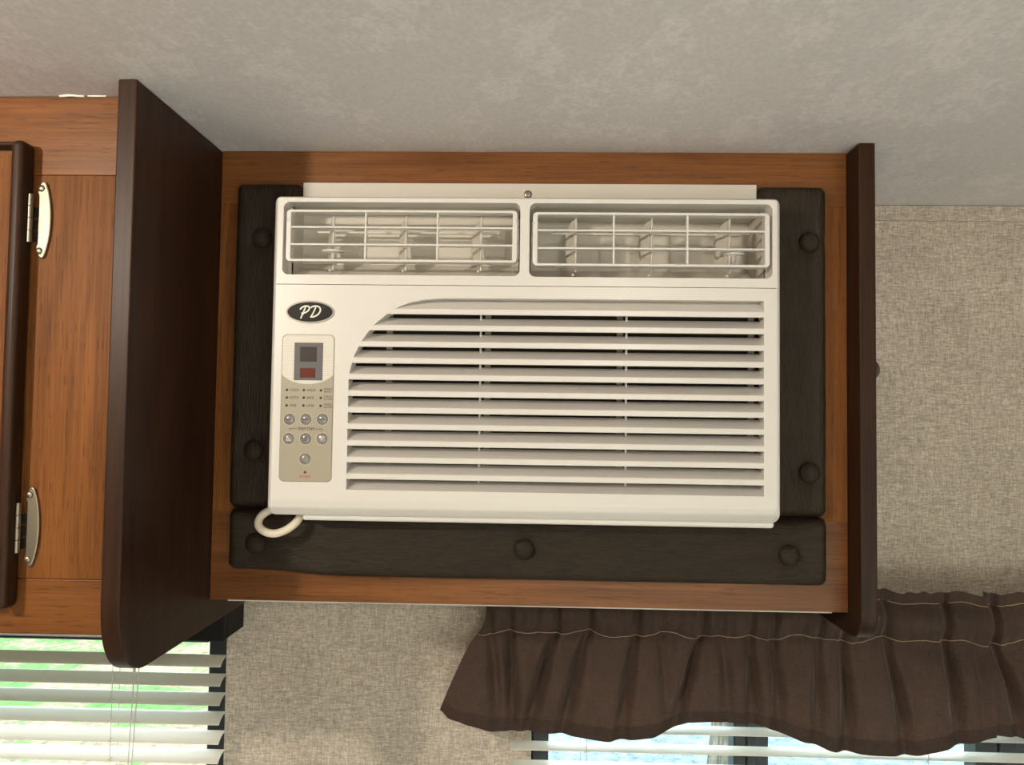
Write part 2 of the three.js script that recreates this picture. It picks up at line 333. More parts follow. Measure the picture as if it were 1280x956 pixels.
pad(0.2208, 0.2887, 1.6140, 1.9442, [[0.2696, 1.886], [0.2691, 1.6583]], M.padUp, 'dark brown vinyl padded strip with two buttons, right of the air conditioner');
pad(-0.3070, 0.2888, 1.5466, 1.6139, [[-0.2771, 1.5794], [-0.0095, 1.5788], [0.2497, 1.5774]], M.padAcross, 'long dark brown vinyl padded strip with three buttons, under the air conditioner', (x) => 0.0055 * (1 - smooth(-0.29, -0.18, x)) + 0.0015 * smooth(0.1, 0.28, x) * 0);

// ------------------------------------------------------------------ the air conditioner
{
  const FZ = 0.25, BZ = 0.2125;                                        // front face and back of the bezel
  const ox0 = -0.2545, ox1 = 0.2305, oy0 = 1.6125, oy1 = 1.9195;        // outer outline
  const ins = { l: 0.0055, r: 0.0055, t: 0.0032, b: 0.016 };
  const ac = thing('air_conditioner', 'white window air conditioner with louvered front grille, set into the brown wood panel', 'air conditioner', [(ox0 + ox1) / 2, oy0, BZ]);
  const ix0 = ox0 + ins.l, ix1 = ox1 - ins.r, iy0 = oy0 + ins.b, iy1 = oy1 - ins.t, SEAM = 1.8330;
  // rounded rim from the flat front back to the pads
  {
    const outline = (x0, x1, y0, y1, r) => { const p = []; const N = 8; for (const [cx, cy, a0] of [[x1 - r, y0 + r, -90], [x1 - r, y1 - r, 0], [x0 + r, y1 - r, 90], [x0 + r, y0 + r, 180]]) for (let i = 0; i <= N; i++) { const a = (a0 + 90 * i / N) * Math.PI / 180; p.push([cx + r * Math.cos(a), cy + r * Math.sin(a)]); } return p; };
    const A = outline(ix0, ix1, iy0, iy1, 0.002), B = outline(ox0, ox1, oy0, oy1, 0.0075), n = A.length, pos = [], idx = [], rows = [];
    for (let k = 0; k <= 8; k++) { const a = k / 8 * Math.PI / 2; rows.push([Math.sin(a), FZ - 0.012 * (1 - Math.cos(a))]); }
    rows.push([1, BZ]); rows.push([0.6, BZ]);
    for (const [m, z] of rows) for (let i = 0; i < n; i++) pos.push(mix(A[i][0], B[i][0], m), mix(A[i][1], B[i][1], m), z);
    for (let k = 0; k + 1 < rows.length; k++) for (let i = 0; i < n; i++) { const j = (i + 1) % n, a = k * n + i, b = k * n + j, c = a + n, d = b + n; idx.push(a, c, b, b, c, d); }
    let g = new THREE.BufferGeometry(); g.setAttribute('position', new THREE.Float32BufferAttribute(pos, 3)); g.setIndex(idx); g = toCreasedNormals(g, 0.7);
    part('housing', g, M.plastic, ac);
  }
  part('chassis', box(-0.236, 0.214, 1.622, 1.91, 0.03, 0.168, 0.004), M.chassis, ac);
  // front plate, two pieces either side of the seam
  const holeL = [-0.2440, -0.0166, 1.8424, 1.9126], holeR = [-0.0076, 0.2213, 1.8420, 1.9126], PD = 0.018;
  const rect = (x0, x1, y0, y1) => { const s = new THREE.Shape(); s.moveTo(x0, y0); s.lineTo(x1, y0); s.lineTo(x1, y1); s.lineTo(x0, y1); s.closePath(); return s; };
  const upper = rect(ix0, ix1, SEAM + 0.0003, iy1);
  for (const h of [holeL, holeR]) upper.holes.push(roundRect(...h, 0.006, THREE.Path));
  part('outlet_surround', extrude(upper, FZ - PD, FZ, 0, 6), M.plastic, ac);
  const arc = [[-0.0728, 1.8210], [-0.0900, 1.8207], [-0.1079, 1.8192], [-0.1200, 1.8166], [-0.1317, 1.8120], [-0.1425, 1.8050], [-0.1526, 1.7964], [-0.1593, 1.7888], [-0.1650, 1.7806], [-0.1690, 1.7735], [-0.1727, 1.7650], [-0.1750, 1.7575], [-0.1768, 1.7497], [-0.1776, 1.7420]];
  const gx1 = 0.2133, gTop = 1.8210, gBot = 1.6383;
  const lower = rect(ix0, ix1, iy0, SEAM - 0.0003);
  { const h = new THREE.Path(); h.moveTo(gx1, gBot); h.lineTo(gx1, gTop); for (const p of arc) h.lineTo(...p); h.lineTo(-0.1776, gBot); h.closePath(); lower.holes.push(h); }
  part('front_panel', extrude(lower, FZ - PD, FZ, 0, 6), M.plastic, ac);
  part('seam_backing', box(ix0 + 0.003, ix1 - 0.003, SEAM - 0.002, SEAM + 0.002, FZ - PD - 0.001, FZ - PD), M.plasticInner, ac);
  // intake grille slats: front strip, top side sloping up and back
  const leftAt = (y) => { if (y >= arc[0][1]) return arc[0][0]; for (let i = 0; i + 1 < arc.length; i++) if (y <= arc[i][1] && y >= arc[i + 1][1]) return mix(arc[i][0], arc[i + 1][0], (arc[i][1] - y) / (arc[i][1] - arc[i + 1][1] + 1e-9)); return -0.1776; };
  const pitch = 0.0157, openH = 0.0101, DEP = 0.0165;
  for (let k = 0; k < 12; k++) {
    const RISE = k ? 0.0083 : 0.0118, bTop = gTop - openH - pitch * k, bBot = k < 11 ? gTop - pitch * (k + 1) : gBot - 0.002;      // bright front strip
    const th = 0.0022, zf = FZ - 0.0002, xr = gx1 + 0.0006, l = (y) => leftAt(y) - 0.0006;
    // profile in (z, y), front to back, extruded along x with the left end following the arc
    const prof = [[zf, bTop - 0.0006], [zf - 0.0006, bTop], [zf - DEP, bTop + RISE], [zf - DEP, bTop + RISE - th], [zf - 0.0026, bBot + 0.0016], [zf - 0.0016, bBot], [zf - 0.0006, bBot], [zf, bBot + 0.0006]];
    const pos = [], n = prof.length;
    const P = (i, right) => { const [z, y] = prof[i % n]; return [right ? xr : l(y > bTop ? bTop : y) - (y > bTop ? 0.003 : 0), y, z]; };
    for (let i = 0; i < n; i++) { const a = P(i, 0), b = P(i, 1), c = P(i + 1, 1), d = P(i + 1, 0); pos.push(...a, ...c, ...b, ...a, ...d, ...c); }
    for (let i = 1; i + 1 < n; i++) { pos.push(...P(0, 0), ...P(i + 1, 0), ...P(i, 0)); pos.push(...P(0, 1), ...P(i, 1), ...P(i + 1, 1)); }
    const g = new THREE.BufferGeometry(); g.setAttribute('position', new THREE.Float32BufferAttribute(pos, 3)); g.computeVertexNormals();
    part('slat', g, M.plastic, ac);
  }
  for (const x of [-0.0535, 0.0865]) part('rib', box(x - 0.0009, x + 0.0009, gBot - 0.001, gTop + 0.0005, FZ - 0.0205, FZ - 0.0135), M.plastic, ac);
  for (const x of [-0.1432, -0.047, 0.081, 0.207]) part('filter_bar', box(x - 0.0028, x + 0.0028, gBot - 0.003, gTop + 0.003, FZ - 0.0245, FZ - 0.0205), M.rib, ac);
  part('filter', box(-0.182, 0.2165, gBot - 0.004, gTop + 0.006, FZ - 0.031, FZ - 0.026), M.filter, ac, 'dark air filter behind the slats');
  // air outlets
  const outlet = (h, duct, frame, vanes, knobX, back) => {
    const [x0, x1] = duct, y0 = h[2], y1 = h[3], z0 = back, z1 = FZ - PD, w = 0.0012;
    const tub = part('outlet_duct', merge([box(x0 - w, x1 + w, y0 - w, y1 + w, z0 - w, z0), box(x0 - w, x0, y0, y1, z0, z1), box(x1, x1 + w, y0, y1, z0, z1), box(x0 - w, x1 + w, y1, y1 + w, z0, z1), box(x0 - w, x1 + w, y0 - w, y0, z0, z1),
      box(h[0] - 0.003, x0, y0 - w, y1 + w, z1 - w, z1), box(x1, h[1] + 0.003, y0 - w, y1 + w, z1 - w, z1),
      // sloped floor of the duct
      new THREE.BoxGeometry(x1 - x0, 0.0015, 0.034).rotateX(0.55).translate((x0 + x1) / 2, y0 + 0.010, z0 + 0.014)]), M.plasticInner, ac);
    for (let i = 0; i < 3; i++) {
      const s = new THREE.Shape(); s.moveTo(0, -0.024); s.lineTo(0, 0.021); s.bezierCurveTo(-0.012, 0.020, -0.021, 0.010, -0.0215, -0.001); s.bezierCurveTo(-0.021, -0.012, -0.013, -0.023, 0, -0.024);
      const g = new THREE.ExtrudeGeometry(s, { depth: 0.0014, bevelEnabled: false, curveSegments: 10 }).translate(0, 0, -0.0007).rotateY(-Math.PI / 2 + 0.42).translate(vanes[i], 1.8795, FZ - 0.0165);
      part('vane', merge([g, new THREE.CylinderGeometry(0.0012, 0.0012, 0.056, 10).translate(vanes[i] + 0.0015, 1.8775, FZ - 0.0155)]), M.plasticInner, ac);
    }
    part('vane_link', box(x0 + 0.02, x1 - 0.02, 1.8895, 1.8915, FZ - 0.034, FZ - 0.031), M.plasticInner, ac);
    const [a0, a1, b0, b1] = frame, ring = roundRect(a0, a1, b0, b1, 0.0042);
    ring.holes.push(roundRect(a0 + 0.0046, a1 - 0.0046, b0 + 0.0024, b1 - 0.0024, 0.0012, THREE.Path));
    const lv = part('louver_frame', extrude(ring, FZ - 0.0115, FZ - 0.0002, 0.0006, 6), M.plastic, ac);
    const H = b1 - b0;
    for (const f of [1 / 3, 2 / 3]) part('louver_bar', box(a0 + 0.004, a1 - 0.004, b0 + H * f - 0.0009, b0 + H * f + 0.0009, FZ - 0.009, FZ - 0.001, 0.0005), M.plastic, lv);
    for (const f of [0.344, 0.656]) part('louver_bar', box(mix(a0, a1, f) - 0.0009, mix(a0, a1, f) + 0.0009, b0 + 0.002, b1 - 0.002, FZ - 0.008, FZ - 0.0014, 0.0005), M.plastic, lv);
    for (const x of [a0 + 0.0022, a1 - 0.0022]) part('louver_pivot', new THREE.SphereGeometry(0.0026, 12, 8).scale(0.8, 1, 0.8).translate(x, b1 - 0.010, FZ - 0.0015), M.plastic, lv);
    for (const v of vanes) part('vane_pin', new THREE.SphereGeometry(0.0015, 12, 8).translate(v - 0.001, b0 - 0.0062, FZ - 0.014), M.plastic, ac);
    const knob = new THREE.LatheGeometry([[0, -0.014], [0.003, -0.014], [0.003, -0.002], [0.0105, -0.0012], [0.0115, 0.0004], [0.0105, 0.0018], [0, 0.0022]].map((p) => new THREE.Vector2(...p)), 28).rotateX(0.12).translate(knobX, 1.8690, FZ - 0.0195);
    part('vane_knob', knob, M.plastic, ac, 'round flat thumb tab that turns the vanes');
  };
  outlet(holeL, [-0.2392, -0.0180], [-0.2412, -0.0192, 1.8553, 1.9054], [-0.2005, -0.1292, -0.0560], -0.1998, 0.200);
  outlet(holeR, [-0.0062, 0.2186], [-0.0044, 0.2190, 1.8528, 1.9042], [0.0357, 0.1088, 0.1832], 0.1885, 0.176);
  // bottom lip, top flange
  part('bottom_lip', box(-0.2225, 0.2265, 1.6072, 1.6145, BZ + 0.001, 0.2385, 0.003), M.plastic, ac);
  const fl = part('mounting_flange', box(-0.2409, 0.2205, 1.915, 1.9464, PZ + 0.0002, 0.1995, 0.0008), M.flange, ac);
  part('screw', merge([new THREE.SphereGeometry(0.0042, 18, 8, 0, 6.2832, 0, 1.57).rotateX(Math.PI / 2).scale(1, 1, 0.4).translate(-0.0102, 1.9352, 0.1995), box(-0.0127, -0.0077, 1.9348, 1.9356, 0.2006, 0.2013), box(-0.0106, -0.0098, 1.9327, 1.9377, 0.2006, 0.2013)]), M.steel, fl);
  // power cord loop leaving the lower left corner
  part('power_cord', tube([[-0.240, 1.617, 0.216], [-0.256, 1.6155, 0.222], [-0.2655, 1.609, 0.229], [-0.2662, 1.6015, 0.233], [-0.2595, 1.5955, 0.235], [-0.249, 1.5938, 0.235], [-0.239, 1.5972, 0.233], [-0.2305, 1.6045, 0.228], [-0.2285, 1.613, 0.219], [-0.232, 1.619, 0.214]], 0.0039, 60, 12), M.cord, ac, 'short loop of cream power cord');
  // badge
  {
    const bx = -0.2157, by = 1.8063, ra = 0.0232, rb = 0.0107;
    const ell = (a, b) => { const s = new THREE.Shape(); s.absellipse(bx, by, a, b, 0, Math.PI * 2); return s; };
    const c = document.createElement('canvas'); c.width = 512; c.height = 240; const k = c.getContext('2d');
    k.fillStyle = '#191714'; k.fillRect(0, 0, 512, 240); k.strokeStyle = '#e6e0d2'; k.lineCap = k.lineJoin = 'round';
    // brush-like italic P and D
    k.lineWidth = 17; k.beginPath(); k.moveTo(152, 88); k.bezierCurveTo(175, 52, 232, 46, 246, 70); k.bezierCurveTo(256, 96, 214, 132, 168, 134); k.stroke();
    k.lineWidth = 15; k.beginPath(); k.moveTo(204, 70); k.bezierCurveTo(190, 110, 172, 150, 158, 186); k.stroke();
    k.lineWidth = 13; k.beginPath(); k.moveTo(168, 134); k.bezierCurveTo(188, 124, 196, 132, 178, 146); k.stroke();
    k.lineWidth = 17; k.beginPath(); k.moveTo(264, 70); k.bezierCurveTo(300, 44, 366, 52, 364, 96); k.bezierCurveTo(360, 142, 308, 176, 264, 172); k.stroke();
    k.lineWidth = 15; k.beginPath(); k.moveTo(312, 72); k.bezierCurveTo(300, 106, 286, 136, 264, 172); k.stroke();
    k.fillStyle = '#6b665e'; k.font = '26px sans-serif'; k.fillText('®', 388, 78);
    const tx = new THREE.CanvasTexture(c); tx.colorSpace = THREE.SRGBColorSpace;
    const rim = ell(ra, rb); rim.holes.push((() => { const p = new THREE.Path(); p.absellipse(bx, by, ra - 0.0016, rb - 0.0014, 0, Math.PI * 2); return p; })());
    const badge = part('badge', extrude(rim, FZ + 0.00005, FZ + 0.0014, 0.0003, 24), M.rimGrey, ac, 'oval badge with grey rim and white PD lettering on black');
    const face = new THREE.ShapeGeometry(ell(ra - 0.0015, rb - 0.0013), 32).translate(0, 0, FZ + 0.0007), p = face.attributes.position, uv = face.attributes.uv;
    for (let i = 0; i < p.count; i++) uv.setXY(i, (p.getX(i) - bx) / (2 * ra) + 0.5, (p.getY(i) - by) / (2 * rb) + 0.5);
    part('badge_face', face, phy({ map: tx, roughness: 0.45, specularIntensity: 0.4 }), badge);
  }
  // control panel
  {
    const x0 = -0.2414, x1 = -0.1922, y0 = 1.6456, y1 = 1.7842, W = x1 - x0, H = y1 - y0;
    const c = document.createElement('canvas'); c.width = 720; c.height = Math.round(720 * H / W); const k = c.getContext('2d'), S = 720 / W, X = (x) => (x - x0) * S, Y = (y) => (y1 - y) * S;
    k.fillStyle = '#a29a88'; k.fillRect(0, 0, c.width, c.height);
    const yA = Y(1.7458), yB = Y(1.7362);
    k.fillStyle = '#d9d4c8'; k.beginPath(); k.moveTo(0, 0); k.lineTo(720, 0); k.lineTo(720, yA - 10); k.bezierCurveTo(560, yB + 22, 160, yB + 22, 0, yA - 10); k.closePath(); k.fill();
    k.save(); k.clip(); k.strokeStyle = '#c8c2b4'; k.lineWidth = 7; for (let y = 24; y < yB + 30; y += 30) { k.beginPath(); k.moveTo(0, y); k.lineTo(720, y); k.stroke(); } k.restore();
    k.fillStyle = '#4a4232'; k.textAlign = 'left'; k.textBaseline = 'middle';
    const rows = [1.7318, 1.7246, 1.7171], cols = [-0.2361, -0.2199, -0.2036];
    [['COOL', 'AUTO', 'FAN'], ['HIGH', 'MED', 'LOW']].forEach((list, i) => list.forEach((s, j) => { k.font = 'bold 50px sans-serif'; k.fillText(s, X(cols[i] + 0.0026), Y(rows[j]), 140); }));
    [['ENERGY', 'SAVER'], ['CHECK', 'FILTER'], ['TIMER', 'ON/OFF']].forEach((list, j) => list.forEach((s, i) => { k.font = 'bold 36px sans-serif'; k.fillText(s, X(cols[2] + 0.0028), Y(rows[j] + (i ? -0.00125 : 0.00125)), 125); }));
    k.fillStyle = '#3a3324'; k.textAlign = 'center'; k.font = 'bold 54px sans-serif'; k.fillText('TEMP/TIME', X(-0.2172), Y(1.6951), 240);
    k.strokeStyle = '#5a5140'; k.lineWidth = 9; for (const s of [-1, 1]) { k.beginPath(); k.moveTo(X(-0.2172 + s * 0.0088), Y(1.6951)); k.lineTo(X(-0.2172 + s * 0.0155), Y(1.6951)); k.lineTo(X(-0.2172 + s * 0.0155), Y(1.6932)); k.stroke(); }
    k.fillStyle = '#b8503e'; k.font = 'bold 44px sans-serif'; k.fillText('POWER', X(-0.2171), Y(1.6500), 150);
    const tx = new THREE.CanvasTexture(c); tx.colorSpace = THREE.SRGBColorSpace;
    const rim = roundRect(x0, x1, y0, y1, 0.0045), g = extrude(rim, FZ - 0.0002, FZ + 0.0007, 0.0003, 8), p = g.attributes.position, uv = g.attributes.uv;
    for (let i = 0; i < p.count; i++) uv.setXY(i, (p.getX(i) - x0) / W, (p.getY(i) - y0) / H);
    const cp = part('control_panel', g, phy({ map: tx, roughness: 0.4 }), ac, 'grey control panel with white upper field, readout, lights and buttons');
    const edge = roundRect(x0 - 0.0006, x1 + 0.0006, y0 - 0.0006, y1 + 0.0006, 0.005); edge.holes.push(roundRect(x0, x1, y0, y1, 0.0045, THREE.Path));
    part('panel_edge', extrude(edge, FZ - 0.0002, FZ + 0.0003, 0, 8), M.rib, cp);
    part('display_bezel', box(-0.2298, -0.2025, 1.7411, 1.7770, FZ + 0.0003, FZ + 0.0012, 0.0003), phy({ color: rgb(104, 100, 102), roughness: 0.4, specularIntensity: 0.4 }), cp, 'purple-grey surround of the readout');
    part('display_window', box(-0.2243, -0.2083, 1.7589, 1.7729, FZ + 0.0006, FZ + 0.0015, 0.0003), phy({ color: rgb(60, 52, 46), roughness: 0.4, specularIntensity: 0.4 }), cp, 'dark unlit digit window');
    part('sensor_window', box(-0.2240, -0.2092, 1.7437, 1.7527, FZ + 0.0006, FZ + 0.0015, 0.0003), phy({ color: rgb(98, 36, 20), roughness: 0.4, specularIntensity: 0.4 }), cp, 'dark red window under the digits');
    for (const x of cols) for (const y of rows) part('indicator_light', new THREE.SphereGeometry(0.00125, 12, 8).scale(1, 1, 0.5).translate(x, y, FZ + 0.0007), M.led, cp);
    part('indicator_light', new THREE.SphereGeometry(0.00125, 12, 8).scale(1, 1, 0.5).translate(-0.2170, 1.6542, FZ + 0.0007), M.led, cp);
    const words = [[-0.2330, 1.7040, ['MODE']], [-0.2172, 1.7041, ['SPEED']], [-0.2015, 1.7043, ['TIMER']], [-0.2333, 1.6857, 'up'], [-0.2170, 1.6858, ['TIMER', 'SET']], [-0.2014, 1.6860, 'down'], [-0.2172, 1.6667, null]];
    for (const [bx, by, w] of words) {
      const cc = document.createElement('canvas'); cc.width = cc.height = 128; const q = cc.getContext('2d'); q.fillStyle = '#837e7a'; q.fillRect(0, 0, 128, 128); q.textAlign = 'center'; q.textBaseline = 'middle'; q.fillStyle = '#35302e';
      if (w === 'up' || w === 'down') { q.fillStyle = '#b0aca2'; const s = w === 'up' ? 1 : -1; q.beginPath(); q.moveTo(64, 64 - s * 34); q.lineTo(98, 64 + s * 28); q.lineTo(30, 64 + s * 28); q.closePath(); q.fill(); }
      else if (w) { q.font = 'bold 26px sans-serif'; w.forEach((s, i) => q.fillText(s, 64, 64 + (w.length > 1 ? (i ? 16 : -14) : 0), 78)); }
      const t2 = new THREE.CanvasTexture(cc); t2.colorSpace = THREE.SRGBColorSpace;
      const d = new THREE.SphereGeometry(1, 28, 12, 0, Math.PI * 2, 0, Math.PI / 2).rotateX(Math.PI / 2).scale(0.0054, 0.0054, 0.0026), dp = d.attributes.position, du = d.attributes.uv;
      for (let i = 0; i < dp.count; i++) du.setXY(i, dp.getX(i) / 0.0108 + 0.5, dp.getY(i) / 0.0108 + 0.5);
      const b = part('control_button', d.translate(bx, by, FZ + 0.0006), phy({ map: t2, roughness: 0.22, clearcoat: 0.5, clearcoatRoughness: 0.08 }), cp);
      part('button_ring', new THREE.TorusGeometry(0.0057, 0.0005, 8, 32).translate(bx, by, FZ + 0.0007), std({ color: rgb(188, 182, 166), roughness: 0.35 }), cp);
    }
  }
}

// ------------------------------------------------------------------ overhead cabinet on the left
{
  const CF = 0.3368, CB = 1.5222, XR2 = -0.3434, XE = -1.5, fr = CF - 0.018;
  const cab = thing('overhead_cabinet', 'honey brown wooden overhead cabinet with silver hinges, left of the deep side board', 'cabinet', [(XE + XR2) / 2, CB, CF / 2]);
  part('carcass', uvMetres(box(XE, XR2, CB + 0.002, CEIL - 0.002, 0.001, fr - 0.0005)), M.woodUp, cab);
  part('top_rail', uvMetres(box(XE, XR2, 1.9112, CEIL - 0.0006, fr, CF, 0.0006), false, [0.22, 0.33]), M.woodAcross, cab);
  part('bottom_rail', uvMetres(box(XE, XR2, CB, 1.5680, fr, CF, 0.0012), false, [0.02, 0.12]), M.woodAcross, cab);
  part('stile', uvMetres(box(-0.452, XR2, 1.5683, 1.9109, fr, CF, 0.0006), false, [0.33, 0.5]), M.woodUp, cab);
  part('stile', uvMetres(box(XE, XE + 0.1, 1.5683, 1.9109, fr, CF, 0.0006), false, [0.1, 0.4]), M.woodUp, cab);
  part('bottom_edge_strip', box(XE, XR2, CB - 0.0022, CB - 0.0002, fr - 0.01, CF - 0.001, 0.0006), std({ color: rgb(150, 150, 150), roughness: 0.35, metalness: 0.6 }), cab, 'thin metallic strip along the lower edge');
  // door: rounded moulding round a lighter panel
  const dx1 = -0.4308, dx0 = XE + 0.085, dy0 = 1.5455, dy1 = 1.9362, dz0 = CF + 0.0002, dz1 = CF + 0.0185;
  const door = part('door', uvMetres(box(dx0 + 0.01, dx1 - 0.0095, dy0 + 0.01, dy1 - 0.01, dz0, dz0 + 0.0075), false, [0.15, 0.22]), M.doorWood, cab, 'cabinet door with dark rounded edge moulding');
  const stile = (x0, x1) => uvMetres(box(x0, x1, dy0, dy1, dz0, dz1, 0.0052), false, [x0, 0]);
  part('door_moulding', stile(dx1 - 0.0118, dx1), M.boardWood, door); part('door_moulding', stile(dx0, dx0 + 0.0118), M.boardWood, door);
  part('door_moulding', uvMetres(box(dx0 + 0.0118, dx1 - 0.0118, dy1 - 0.004, dy1, dz0, dz1 - 0.006, 0.0018)), M.boardWood, door); part('door_moulding', uvMetres(box(dx0 + 0.0118, dx1 - 0.0118, dy0, dy0 + 0.004, dz0, dz1 - 0.006, 0.0018)), M.boardWood, door);
  for (const yc of [1.8717, 1.6115]) {
    const x = dx1 + 0.0040, h = 0.0328;                  // leaf on the face frame, knuckles on the door's edge
    const s = new THREE.Shape(); s.moveTo(x + 0.0008, yc - h * 0.62); s.lineTo(x + 0.0008, yc + h * 0.62); s.bezierCurveTo(x - 0.0008, yc + h * 0.72, x - 0.0006, yc + h * 0.86, x + 0.0012, yc + h * 0.9); s.bezierCurveTo(x + 0.003, yc + h * 1.04, x + 0.0062, yc + h * 1.04, x + 0.0074, yc + h * 0.92); s.bezierCurveTo(x + 0.0135, yc + h * 0.45, x + 0.0135, yc - h * 0.45, x + 0.0074, yc - h * 0.92); s.bezierCurveTo(x + 0.0062, yc - h * 1.04, x + 0.003, yc - h * 1.04, x + 0.0012, yc - h * 0.9); s.bezierCurveTo(x - 0.0006, yc - h * 0.86, x - 0.0008, yc - h * 0.72, x + 0.0008, yc - h * 0.62);
    const hinge = part('hinge', extrude(s, CF + 0.0001, CF + 0.0028, 0.0009, 10), M.chrome, cab, 'silver hinge with curved leaf');
    part('barrel', merge([0, 1, 2, 3].map((i) => new THREE.CylinderGeometry(0.0023, 0.0023, 0.0099, 14).translate(dx1 + 0.0012, yc - 0.0157 + i * 0.0104, CF + 0.0082))), M.chrome, hinge);
    part('strap', merge([0, 1, 2].map((i) => box(dx1 + 0.0002, x + 0.0012, yc - 0.0145 + i * 0.0104 - 0.0042, yc - 0.0145 + i * 0.0104 + 0.0042, CF + 0.0004, CF + 0.0016, 0.0003))), M.steel, hinge);
    for (const e of [-1, 1]) part('screw', new THREE.SphereGeometry(0.0030, 16, 8).scale(1, 1, 0.55).translate(x + 0.0030, yc + e * h * 0.82, CF + 0.0030), M.chrome, hinge);
  }
  part('caulk', merge([tube([[-0.4125, CEIL - 0.0001, CF + 0.0004], [-0.407, CEIL - 0.0004, CF + 0.0016], [-0.402, CEIL - 0.0006, CF + 0.0028], [-0.3965, CEIL - 0.0003, CF + 0.001], [-0.391, CEIL, CF + 0.0002]], 0.0011, 24, 8), tube([[-0.388, CEIL, CF + 0.0002], [-0.382, CEIL - 0.0004, CF + 0.0008], [-0.372, CEIL - 0.0001, CF + 0.0002]], 0.0007, 16, 8)]), M.caulk, cab, 'smear of white caulk along the top edge');
}

// ------------------------------------------------------------------ window coverings
{
  const v = thing('window_valance_box', 'black box valance over the left window, under the overhead cabinet', 'valance', [-0.9, 1.4412, 0.033]);
  part('front_board', box(-1.42, -0.3627, 1.4412, 1.4755, 0.054, 0.066, 0.001), M.black, v);
  part('end_board', box(-0.3727, -0.3627, 1.4412, 1.4755, 0.0005, 0.0538, 0.001), M.black, v); part('end_board', box(-1.42, -1.41, 1.4412, 1.4755, 0.0005, 0.0538, 0.001), M.black, v);
  part('top_board', box(-1.4098, -0.3729, 1.4655, 1.4755, 0.0005, 0.0538, 0.001), M.black, v);
}
function slatGeometry(x0, x1, tilt) {              // crowned strip 25 mm deep, front edge towards the room, centred at the origin
  const n = 8, w = 0.025, crown = 0.0032, th = 0.0005, s = new THREE.Shape(), top = [], bot = [];
  for (let i = 0; i <= n; i++) { const a = i / n * 2 - 1, y = crown * (1 - a * a) - crown / 2; top.push([a * w / 2, y]); bot.unshift([a * w / 2, y - th]); }
  [...top, ...bot].forEach(([a, b], i) => i ? s.lineTo(a, b) : s.moveTo(a, b)); s.closePath();
  const g = new THREE.ExtrudeGeometry(s, { depth: x1 - x0, bevelEnabled: false }).rotateY(Math.PI / 2);    // shape x -> -z, depth -> +x
  return toCreasedNormals(g.rotateX(tilt).translate(x0, 0, 0), 0.5);
}
function blind(x0, x1, top, bottom, first, pitch, tilt, zc, cords, label, rail) {
  const b = thing('window_blind', label, 'blind', [(x0 + x1) / 2, bottom, zc], 'cream slatted window blinds');
  part('headrail', box(x0, x1, rail[0], rail[1], zc - 0.0125, zc + 0.0125, 0.0015), M.slat, b);
  const g = slatGeometry(x0, x1, tilt);
  let y = first; for (; y > bottom + 0.012; y -= pitch) part('slat', g.clone().translate(0, y, zc), M.slat, b);
  part('bottom_rail', box(x0, x1, bottom, bottom + 0.009, zc - 0.0125, zc + 0.0125, 0.002), M.slat, b);
  for (const x of cords) {
    part('ladder_cord', merge([-1, 1].map((s) => new THREE.CylinderGeometry(0.00045, 0.00045, rail[0] - bottom, 6).translate(x + s * 0.0028, (rail[0] + bottom) / 2, zc + s * 0.0138))), M.string, b);
    const knots = []; for (let yy = first; yy > bottom + 0.012; yy -= pitch) knots.push(new THREE.CylinderGeometry(0.0006, 0.0006, 0.0068, 6).rotateZ(-0.9).translate(x + 0.0028, yy - 0.0012, zc + 0.0142));
    part('rung', merge(knots), M.string, b);
  }
  return b;
}
const bl = blind(-1.36, -0.3735, 1.4412, 0.81, 1.4098, 0.0228, 0.30, 0.0325, [-0.506, -1.2], 'cream slatted blind on the left window, under the overhead cabinet', [1.4365, 1.4640]);
part('lift_cord', merge([[[-0.4755, 1.40, 0.049], [-0.4790, 1.30, 0.049], [-0.4835, 1.15, 0.049]], [[-0.4690, 1.42, 0.049], [-0.4745, 1.30, 0.049], [-0.4800, 1.15, 0.049]]].map((p) => tube(p, 0.0006, 12, 6))), M.string, bl);
part('cord_knot', new THREE.SphereGeometry(0.0022, 12, 8).scale(0.8, 1.3, 0.8).translate(-0.4755, 1.400, 0.049), M.string, bl);
blind(-0.0245, 2.12, 1.455, 0.73, 1.4285, 0.0228, 0.04, 0.0215, [0.063, 0.4634, 0.9, 1.3, 1.75], 'cream slatted blind on the right window, behind the brown curtain', [1.4360, 1.4560]);

